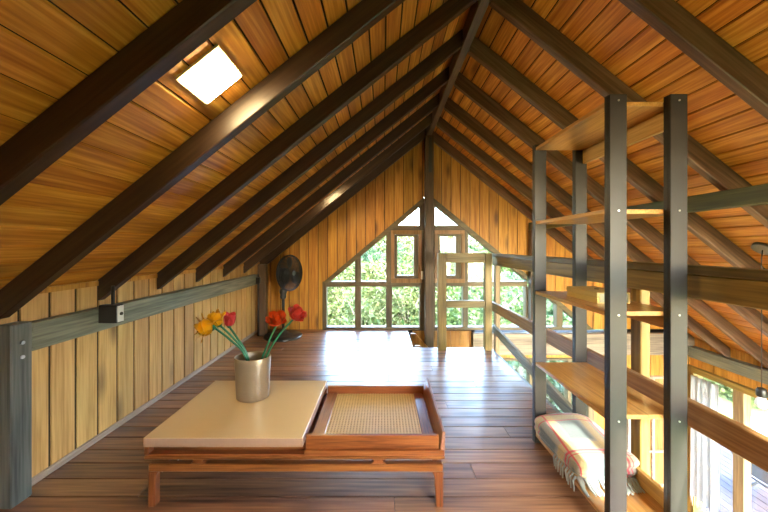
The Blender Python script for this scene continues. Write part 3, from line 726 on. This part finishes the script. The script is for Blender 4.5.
# flared end board at the right
bm = NB()
v = [(tx1 - 0.012, ty0 + 0.004, 0.2225), (tx1 + 0.010, ty0 + 0.004, 0.2225), (tx1 + 0.020, ty0 + 0.034, 0.305), (tx1 + 0.006, ty0 + 0.034, 0.305),
     (tx1 - 0.012, ty1, 0.2225), (tx1 + 0.010, ty1, 0.2225), (tx1 + 0.024, ty1, 0.318), (tx1 + 0.010, ty1, 0.318)]
vs = [bm.verts.new(q) for q in v]
for f in ((0, 1, 2, 3), (7, 6, 5, 4), (0, 4, 5, 1), (1, 5, 6, 2), (2, 6, 7, 3), (3, 7, 4, 0)): bm.faces.new([vs[i] for i in f])
bmesh.ops.bevel(bm, geom=bm.edges[:], offset=0.002, segments=1, affect='EDGES')
obj('end_board', bm, 'table_wood_y', ct)
# woven cane panel: crossing strips with open holes
bm = NB()
cx0, cx1, cy0, cy1 = -0.274, tx1 - 0.071, ty0 + 0.037, ty1 - 0.023
n = 30
for i in range(n + 1):
    x = cx0 + (cx1 - cx0) * i / n; box(bm, x - 0.0042, x + 0.0042, cy0, cy1, 0.2282, 0.2302)
n = 34
for i in range(n + 1):
    y = cy0 + (cy1 - cy0) * i / n; box(bm, cx0, cx1, y - 0.0042, y + 0.0042, 0.2262, 0.2282)
cn = obj('cane_panel', bm, 'cane', ct); cn['kind'] = 'stuff'; cn['label'] = 'woven natural cane panel'
# sliding slab
bm = NB(); box(bm, tx0, -0.345, ty0, ty1, 0.2602, 0.300, 0.002)
slab = obj('sliding_top', bm, ['table_top', 'slab_edge'], ct); slab['label'] = 'cream sliding slab top with pinkish brown edge'
for p in slab.data.polygons:
    if abs(p.normal.z) < 0.5: p.material_index = 1
# under frame
for y0 in (ty0 + 0.004, ty1 - 0.034):
    prs = [(tx0 + 0.018, 0.184), (tx1 + 0.004, 0.184), (tx1 + 0.004, 0.150), (tx0 + 0.018, 0.150)]
    pr('stretcher', 'table_wood_x', ct, prs, 'Y', y0, y0 + 0.030, 0.004)
    for xc in (-0.80, -0.02):
        pr('spacer', 'table_wood_x', ct, [(xc - 0.032, 0.1845), (xc + 0.032, 0.1845), (xc + 0.018, 0.195), (xc + 0.026, 0.2055), (xc - 0.026, 0.2055), (xc - 0.018, 0.195)], 'Y', y0 + 0.003, y0 + 0.027, 0.001)
for y0 in (ty0 + 0.002, ty1 - 0.036):
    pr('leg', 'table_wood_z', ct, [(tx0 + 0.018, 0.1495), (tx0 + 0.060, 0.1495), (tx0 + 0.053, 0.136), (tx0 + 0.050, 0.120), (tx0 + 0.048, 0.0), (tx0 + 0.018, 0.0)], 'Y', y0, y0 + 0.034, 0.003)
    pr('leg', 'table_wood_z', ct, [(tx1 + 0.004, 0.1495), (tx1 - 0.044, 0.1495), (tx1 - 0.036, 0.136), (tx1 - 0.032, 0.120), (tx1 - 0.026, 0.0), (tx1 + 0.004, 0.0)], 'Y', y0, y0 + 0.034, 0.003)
for x0 in (tx0 + 0.020, tx1 - 0.030):
    bx('side_stretcher', 'table_wood_y', ct, x0, x0 + 0.026, ty0 + 0.0365, ty1 - 0.0365, 0.125, 0.148, 0.003)
bm = NB(); tube(bm, [(tx0 + 0.060, ty0 + 0.03, 0.138), (tx0 + 0.12, ty0 + 0.05, 0.168)], 0.006, 8); obj('brace', bm, 'bolt_metal', ct)

# vase
VX, VY = -0.713, 1.725
bm = NB()
lathe(bm, (VX, VY, 0.3002), [(0.02, 0.0), (0.082, 0.0), (0.086, 0.004), (0.088, 0.05), (0.091, 0.12), (0.094, 0.19), (0.096, 0.222), (0.0945, 0.2245), (0.092, 0.222), (0.090, 0.18), (0.084, 0.03), (0.02, 0.02)], 48, sx=1.0, sy=0.82)
tag(obj('vase', bm, 'vase_metal'), 'beige metallic oval vase holding flowers on the coffee table', 'vase')

# flowers
def petal(bm, c, ax, phi, tilt, w, h, curl, rb, lean=0.0):
    """A cupped petal rooted at c around axis ax."""
    ax = ax.normalized(); u = ax.orthogonal().normalized(); v = ax.cross(u)
    d = u * math.cos(phi) + v * math.sin(phi); t = ax.cross(d)
    n = 5; m_ = 6; rows = []
    for j in range(m_ + 1):
        s = j / m_
        ang = tilt * s + curl * s * s
        r = rb + h * (math.sin(ang) * s * 0.9); z = h * s * math.cos(ang * 0.7)
        ww = w * (math.sin(math.pi * (0.16 + 0.66 * s)) ** 0.7)
        row = []
        for i in range(n + 1):
            q = (i / n - 0.5) * 2
            b = Vector(c) + ax * (z - 0.12 * h * q * q * s) + d * (r - 0.28 * w * q * q) + t * (q * ww)
            row.append(bm.verts.new(b))
        rows.append(row)
    for a, b_ in zip(rows, rows[1:]):
        for i in range(n):
            f = bm.faces.new((a[i], a[i + 1], b_[i + 1], b_[i])); f.smooth = True
def flower(name, label, mat, pts, size, ax, rings_, seed, leaf=False):
    random.seed(seed)
    root = empty(name, pts[0]); tag(root, label, 'flower', None)
    c = Vector(pts[-1]); ax = Vector(ax).normalized()
    # smooth stem
    P_ = [Vector(p) for p in pts]; path = []
    for i in range(len(P_) - 1):
        p0, p1, p2, p3 = P_[max(i - 1, 0)], P_[i], P_[i + 1], P_[min(i + 2, len(P_) - 1)]
        for k in range(6):
            t = k / 6
            path.append(0.5 * ((2 * p1) + (-p0 + p2) * t + (2 * p0 - 5 * p1 + 4 * p2 - p3) * t * t + (-p0 + 3 * p1 - 3 * p2 + p3) * t ** 3))
    path.append(P_[-1])
    bm = NB(); tube(bm, path, 0.0055, 8); obj('stem', bm, 'stem_green', root)
    bm = NB(); 
    d = ax; u = d.orthogonal().normalized(); w = d.cross(u)
    tube(bm, [c - d * size * 0.12, c + d * size * 0.05, c + d * size * 0.28], [0.006, size * 0.20, size * 0.27], 10)
    obj('calyx', bm, 'stem_green', root)
    bm = NB()
    for (n_, tilt, w_, h_, curl, rb) in rings_:
        o = random.uniform(0, 6)
        for i in range(n_):
            petal(bm, c + d * size * 0.12, d, o + 2 * math.pi * i / n_ + random.uniform(-.15, .15), tilt + random.uniform(-.08, .08), w_ * size, h_ * size * random.uniform(.92, 1.08), curl, rb * size)
    bmesh.ops.solidify(bm, geom=list(bm.faces), thickness=0.0016)
    obj('bloom', bm, mat, root)
ROSE = [(3, 0.02, 0.20, 1.05, -0.05, 0.10), (4, 0.10, 0.30, 1.0, 0.0, 0.24), (4, 0.20, 0.40, 0.92, 0.15, 0.38), (5, 0.34, 0.44, 0.78, 0.35, 0.46), (5, 0.55, 0.42, 0.60, 0.55, 0.46)]
TULIP = [(3, 0.15, 0.36, 1.0, 0.05, 0.18), (4, 0.32, 0.46, 1.0, 0.25, 0.30), (4, 0.6, 0.44, 0.85, 0.4, 0.32)]
BUD = [(3, 0.05, 0.28, 0.95, 0.0, 0.14), (4, 0.15, 0.38, 0.95, 0.10, 0.28)]
flower('flower', 'orange red rose nearer the vase rim on the right', 'petal_red', [(-0.72, VY, 0.325), (-0.665, VY, 0.50), (-0.625, VY - 0.005, 0.60), (-0.578, VY - 0.01, 0.702)], 0.062, (0.12, -0.45, 0.9), ROSE, 3)
flower('flower', 'coral red rose leaning furthest right from the vase', 'petal_coral', [(-0.705, VY + 0.01, 0.325), (-0.650, VY + 0.01, 0.50), (-0.575, VY, 0.63), (-0.484, VY - 0.01, 0.732)], 0.062, (0.55, -0.30, 0.8), ROSE, 5)
flower('flower', 'yellow flower drooping lowest on the left of the vase', 'petal_yellow', [(-0.70, VY, 0.33), (-0.755, VY, 0.525), (-0.83, VY - 0.02, 0.62), (-0.905, VY - 0.035, 0.688)], 0.082, (-0.85, -0.5, 0.05), TULIP, 8)
flower('flower', 'upper yellow flower beside the pink bud', 'petal_yellow', [(-0.695, VY + 0.015, 0.33), (-0.752, VY + 0.005, 0.53), (-0.82, VY - 0.01, 0.63), (-0.885, VY - 0.015, 0.695)], 0.078, (-0.35, -0.35, 0.85), BUD + [(4, 0.7, 0.36, 0.8, 0.4, 0.2)], 9)
flower('flower', 'small pink flower bud behind the yellow flowers', 'petal_pink', [(-0.69, VY - 0.015, 0.33), (-0.752, VY + 0.02, 0.52), (-0.81, VY + 0.03, 0.61), (-0.863, VY + 0.04, 0.675)], 0.070, (0.15, -0.1, 1.0), BUD, 11)
random.seed(21)

# ================================================================== FAN
FX, FY = -1.245, 3.93
fan = empty('pedestal_fan', (FX, FY, 0)); tag(fan, 'black pedestal fan turned sideways in the far left corner', 'fan')
bm = NB(); lathe(bm, (FX, FY, 0.0), [(0.04, 0.0), (0.225, 0.0), (0.235, 0.012), (0.225, 0.026), (0.14, 0.040), (0.06, 0.055), (0.035, 0.09), (0.02, 0.10)], 40); obj('base', bm, 'fan_black', fan)
bm = NB(); tube(bm, [(FX, FY, 0.09), (FX, FY, 0.64)], [0.017, 0.017], 14); obj('pole', bm, 'fan_black', fan)
bm = NB(); lathe(bm, (FX, FY, 0.50), [(0.017, -0.03), (0.034, -0.02), (0.040, 0.0), (0.034, 0.03), (0.045, 0.05), (0.045, 0.085), (0.02, 0.11)], 20); obj('collar', bm, 'fan_grey', fan)
hc = Vector((FX + 0.095, FY - 0.04, 0.800)); nn = Vector((math.sin(math.radians(66)), -math.cos(math.radians(66)), 0.04)).normalized()
uu = Vector((0, 0, 1)); uu = (uu - nn * uu.dot(nn)).normalized(); vv = nn.cross(uu)
bm = NB(); tube(bm, [hc - nn * 0.16, hc - nn * 0.145, hc - nn * 0.07, hc - nn * 0.04], [0.045, 0.062, 0.062, 0.045], 18); mt = obj('motor_housing', bm, 'fan_black', fan)
bm = NB(); tube(bm, [(FX, FY, 0.63), (FX, FY, 0.70), tuple(hc - nn * 0.10 - uu * 0.05)], [0.022, 0.025, 0.028], 10); obj('neck', bm, 'fan_black', fan)
for nm, zz, dish in (('front_grille', 0.015, 0.045), ('rear_grille', -0.015, -0.06)):
    bm = NB()
    for q in range(1, 12):
        R_ = 0.215 * q / 11; ring(bm, hc + nn * (zz + dish * (1 - (q / 11) ** 2.5)), uu, vv, R_, 0.004 if q < 11 else 0.008, 36, 5)
    for k in range(24):
        a = 2 * math.pi * k / 24; d = uu * math.cos(a) + vv * math.sin(a)
        tube(bm, [hc + nn * (zz + dish * (1 - t ** 2.5)) + d * 0.215 * t for t in (0.15, 0.4, 0.65, 0.85, 1.0)], 0.002, 4)
    obj(nm, bm, 'fan_black', fan)
bm = NB(); tube(bm, [hc + nn * 0.052, hc + nn * 0.066], [0.036, 0.030], 18); obj('badge', bm, 'fan_grey', fan)
for k in range(3):
    bm = NB(); rows = []
    for j in range(7):
        t = j / 6; rr = 0.03 + 0.165 * t; half = 0.35 + 0.28 * math.sin(math.pi * min(1, t * 1.1))
        row = []
        for i in range(5):
            a = 2 * math.pi * k / 3 + (i / 4 - 0.5) * 2 * half; d = uu * math.cos(a) + vv * math.sin(a)
            row.append(bm.verts.new(hc + d * rr + nn * ((i / 4 - 0.5) * 0.04)))
        rows.append(row)
    for a, b_ in zip(rows, rows[1:]):
        for i in range(4): bm.faces.new((a[i], a[i + 1], b_[i + 1], b_[i])).smooth = True
    bmesh.ops.solidify(bm, geom=list(bm.faces), thickness=0.002)
    obj('blade', bm, 'fan_black', fan)

# ================================================================== SMALL FITTINGS
# square ceiling lamps in the left slope (one lit above, one further along, one behind the camera)
def ceiling_lamp(xc, yc, label):
    root = empty('ceiling_lamp', (xc, yc, roof(xc))); tag(root, label, 'lamp')
    t = Vector((cosA, 0, math.sin(A))); nrm = Vector((math.sin(A), 0, -cosA)); h = 0.082
    base = Vector((xc, yc, roof(xc)))
    def slab_(bm, h_, d0, d1):
        vs = []
        for d in (d0, d1):
            for sx_, sy_ in ((-1, -1), (1, -1), (1, 1), (-1, 1)):
                vs.append(bm.verts.new(base + t * (h_ * sx_) + Vector((0, h_ * sy_, 0)) + nrm * d))
        for f in ((0, 1, 2, 3), (7, 6, 5, 4), (0, 4, 5, 1), (1, 5, 6, 2), (2, 6, 7, 3), (3, 7, 4, 0)): bm.faces.new([vs[i] for i in f])
    bm = NB(); slab_(bm, h + 0.010, 0.001, 0.010); obj('frame', bm, 'lamp_rim', root)
    bm = NB(); slab_(bm, h, 0.0105, 0.016); obj('diffuser', bm, 'lamp_panel', root)
ceiling_lamp(-0.63, 1.15, 'bright square lamp panel between the first two left rafters')
ceiling_lamp(-0.63, 3.525, 'square lamp panel hidden behind far left rafters')
# junction box on the left beam with conduit
jb = empty('switch_box', (-1.53, 1.78, 0.69)); tag(jb, 'small black switch box fixed to the left wall beam', 'switch box')
bx('housing', 'black_metal', jb, -1.5855, -1.482, 1.752, 1.800, 0.695, 0.795, 0.003)
bx('faceplate', 'white_plastic', jb, -1.4818, -1.478, 1.757, 1.797, 0.70, 0.79, 0.001)
bm = NB(); tube(bm, [(-1.4779, 1.777, 0.745), (-1.472, 1.777, 0.745)], 0.009, 10); obj('knob', bm, 'black_metal', jb)
bm = NB(); tube(bm, [(-1.53, 1.785, 0.795), (-1.53, 1.785, 0.90)], 0.009, 8); obj('conduit', bm, 'black_metal', jb)
cd = empty('cable_conduit', (-1.55, 3.94, 0)); tag(cd, 'black cable conduit running down the far left corner post', 'conduit')
bm = NB(); tube(bm, [(-1.57, 3.965, 0.0), (-1.57, 3.965, 0.78)], 0.012, 8); obj('pipe', bm, 'black_metal', cd)
bm = NB(); box(bm, -1.60, -1.545, 3.93, 3.977, 0.66, 0.74, 0.004); obj('coupling', bm, 'black_metal', cd)
# pendant lamp over the lower room
PX, PY = 2.62, 2.18
pl = empty('pendant_lamp', (PX, PY, 0.0)); tag(pl, 'bare bulb pendant lamp hanging on a black cord at the right', 'lamp')
bm = NB()
t = Vector((cosA, 0, -math.sin(A))); nrm = Vector((-math.sin(A), 0, -cosA)); c0 = Vector((PX + 0.02, PY, roof(PX + 0.02)))
tube(bm, [c0 + nrm * 0.001, c0 + nrm * 0.022], [0.062, 0.058], 28); obj('ceiling_plate', bm, 'canopy_plate', pl)
bm = NB(); tube(bm, [c0 + nrm * 0.02, (PX, PY, roof(PX) - 0.09), (PX, PY, 0.14)], 0.003, 6); obj('cord', bm, 'black_metal', pl)
bm = NB(); lathe(bm, (PX, PY, 0.085), [(0.026, 0.0), (0.028, 0.005), (0.028, 0.045), (0.020, 0.058), (0.006, 0.064)], 20); obj('socket', bm, 'black_metal', pl)
bm = NB(); lathe(bm, (PX, PY, 0.0), [(0.004, 0.0), (0.020, 0.006), (0.033, 0.026), (0.034, 0.042), (0.026, 0.066), (0.016, 0.0845)], 20); obj('bulb', bm, 'white_plastic', pl)

# ================================================================== OUTDOORS
dk = struct(bx('deck', 'gap_dark', None, XR + 0.12, 7.4, 0.2, 5.9, ZLOW - 0.3, ZLOW - 0.055), 'weathered plank deck outside the glass doors')
x = XR + 0.12
while x < 7.3:
    bx('plank', 'deck_wood', dk, x + 0.004, x + 0.126, 0.2, 5.9, ZLOW - 0.055, ZLOW - 0.03); x += 0.13
# black folding deck chair
dc = empty('deck_chair', (5.5, 4.35, ZLOW - 0.03)); tag(dc, 'black framed sling chair standing on the deck', 'chair')
X0, X1, Yc, Zd = 5.25, 5.75, 4.1, ZLOW - 0.03
for yy in (Yc, Yc + 0.52):
    bm = NB(); tube(bm, [(X0 - 0.10, yy, Zd), (X1, yy, Zd + 0.36)], 0.016, 8); obj('leg', bm, 'chair_black', dc)
    bm = NB(); tube(bm, [(X1 + 0.05, yy, Zd), (X0 + 0.05, yy, Zd + 0.36), (X0 - 0.20, yy, Zd + 0.76)], 0.016, 8); obj('back_leg', bm, 'chair_black', dc)
    bm = NB(); tube(bm, [(X0 - 0.08, yy, Zd + 0.52), (X1, yy, Zd + 0.52)], 0.018, 8); obj('armrest', bm, 'chair_black', dc)
pr('backrest', 'chair_fabric', dc, [(X0 + 0.05, Zd + 0.37), (X0 + 0.06, Zd + 0.37), (X0 - 0.19, Zd + 0.76), (X0 - 0.20, Zd + 0.76)], 'Y', Yc + 0.02, Yc + 0.50)
bx('seat', 'chair_fabric', dc, X0 + 0.05, X1, Yc + 0.02, Yc + 0.50, Zd + 0.34, Zd + 0.355)
# white rounded lounge chair behind it
wc = empty('lounge_chair', (6.74, 5.2, ZLOW - 0.03)); tag(wc, 'white rounded lounge chair further out on the deck', 'chair')
bm = NB(); rows = []
for j in range(13):
    t = j / 12; row = []
    for i in range(13):
        q = i / 12 * 2 - 1; w = 0.42 * math.sqrt(max(0.02, 1 - (t * 2 - 1) ** 4 * 0.6))
        row.append(bm.verts.new((6.74 + q * w, 5.2 - 0.45 + 0.7 * t + 0.10 * q * q, Zd + 0.25 + 0.41 * t ** 1.6)))
    rows.append(row)
for a, b_ in zip(rows, rows[1:]):
    for i in range(12): bm.faces.new((a[i], a[i + 1], b_[i + 1], b_[i])).smooth = True
bmesh.ops.solidify(bm, geom=list(bm.faces), thickness=0.05); obj('shell', bm, 'chair_white', wc)
for lx, ly in ((-.3, -.35), (.3, -.35), (-.3, .25), (.3, .25)):
    bm = NB(); tube(bm, [(6.74 + lx, 5.2 + ly, Zd), (6.74 + lx * 0.8, 5.2 + ly * 0.7, Zd + 0.28)], 0.02, 8); obj('leg', bm, 'chair_white', wc)
# ground rising to a hillside
def ground_z(x, y):
    d = min(16.0, max(0.0, y - 7.0) + max(0.0, (x - 10.0)) * 0.7)
    return -2.85 + 0.25 * d + 0.5 * noise.noise(Vector((x * 0.13, y * 0.13, 0.0))) * min(1, d / 4)
bm = NB(); n = 60; gv = []
for j in range(n + 1):
    row = []
    for i in range(n + 1):
        x = -30 + 66 * i / n; y = -22 + 70 * j / n
        row.append(bm.verts.new((x, y, ground_z(x, y))))
    gv.append(row)
for a, b_ in zip(gv, gv[1:]):
    for i in range(n): bm.faces.new((a[i], a[i + 1], b_[i + 1], b_[i])).smooth = True
struct(obj('ground', bm, 'grass', keep_origin=(0, 0, -2.85)), 'grassy ground rising to a hillside')
import numpy as np
def thicket(spots, seed):
    """Undergrowth covering the hillside: loose leaves and pale arching twigs."""
    rg = np.random.default_rng(seed); V = []; MI = []
    rnd = random.Random(seed); bmt = NB()
    for (x, y, R_, H_, nl, ls, mi) in spots:
        a = rg.uniform(0, 2 * np.pi, nl); z = rg.random(nl); rr = rg.random(nl) ** 0.4
        rad = R_ * (0.55 + 0.45 * np.sin(np.pi * np.minimum(1, 0.15 + z * 0.8))) * rr
        lump = 0.85 + 0.25 * np.sin(3 * a + 5 * z + x) * np.cos(7 * z + y)
        c = np.stack([np.cos(a) * rad * lump, np.sin(a) * rad * lump, z * H_ * lump], 1) + np.array([x, y, ground_z(x, y) - 0.1])
        d = rg.normal(size=(nl, 3)) * np.array([1, 1, .7]); d /= np.linalg.norm(d, axis=1)[:, None]
        s = np.cross(d, rg.normal(size=(nl, 3))); s /= np.linalg.norm(s, axis=1)[:, None]
        k = (ls * rg.uniform(.6, 1.3, nl))[:, None]; up = np.cross(d, s) * k * 0.15
        V.append(np.stack([c, c + d * k * .5 + s * k * .28 + up, c + d * k, c + d * k * .5 - s * k * .28 + up], 1).reshape(-1, 3)); MI.append(np.full(nl, mi, dtype=np.int32))
        for _ in range(9):
            a_ = rnd.uniform(0, 6.28); L_ = rnd.uniform(.8, 1.3); sp_ = rnd.uniform(.3, 1.1); g = ground_z(x, y)
            tube(bmt, [(x + math.cos(a_) * R_ * sp_ * t ** 1.4, y + math.sin(a_) * R_ * sp_ * t ** 1.4, g + H_ * L_ * (t - 0.25 * t * t)) for t in (0, .25, .5, .75, 1)], [0.022, 0.018, 0.014, 0.010, 0.005], 4)
    V = np.concatenate(V).astype(np.float32); MI = np.concatenate(MI); n = len(V) // 4
    o0 = V.min(0); o0[:2] = V[:, :2].mean(0); V -= o0
    me = bpy.data.meshes.new('hillside_thicket'); me.vertices.add(n * 4); me.loops.add(n * 4); me.polygons.add(n)
    me.vertices.foreach_set('co', V.ravel()); me.loops.foreach_set('vertex_index', np.arange(n * 4, dtype=np.int32))
    me.polygons.foreach_set('loop_start', np.arange(0, n * 4, 4, dtype=np.int32)); me.polygons.foreach_set('material_index', MI)
    for m_ in ('leaf_a', 'leaf_b', 'leaf_c'): me.materials.append(MATS[m_])
    me.update(); me.validate()
    o = bpy.data.objects.new('hillside_thicket', me); COL.objects.link(o); o.location = Vector([float(q) for q in o0])
    o['kind'] = 'stuff'; o['label'] = 'dense green undergrowth and pale twigs covering the hillside outside'; o['category'] = 'foliage'
    t_ = obj('twigs', bmt, 'twig', o); t_['kind'] = 'stuff'
rnd = random.Random(5); spots = []
def spot(x, y):
    k = rnd.choice([0, 1, 1, 0, 2]); s = rnd.uniform(.8, 1.35)
    R_, H_, ls = [(1.2, 1.7, .17), (1.1, 2.1, .15), (1.5, 1.5, .19)][k]
    spots.append((x, y, R_ * s, H_ * s, int(2300 * s * s), ls, k))
for row in range(7):
    n_ = 9 + row
    for i in range(n_):
        spot(-5.5 - row * 0.9 + (14.0 + row * 2.6) * (i + rnd.uniform(-.3, .3)) / (n_ - 1), 8.0 + row * 1.9 + rnd.uniform(-.7, .7))
for i in range(12): spot(11.2 + rnd.uniform(0, 4), 2.0 + i * 0.75 + rnd.uniform(-.4, .4))
thicket(spots, 3)
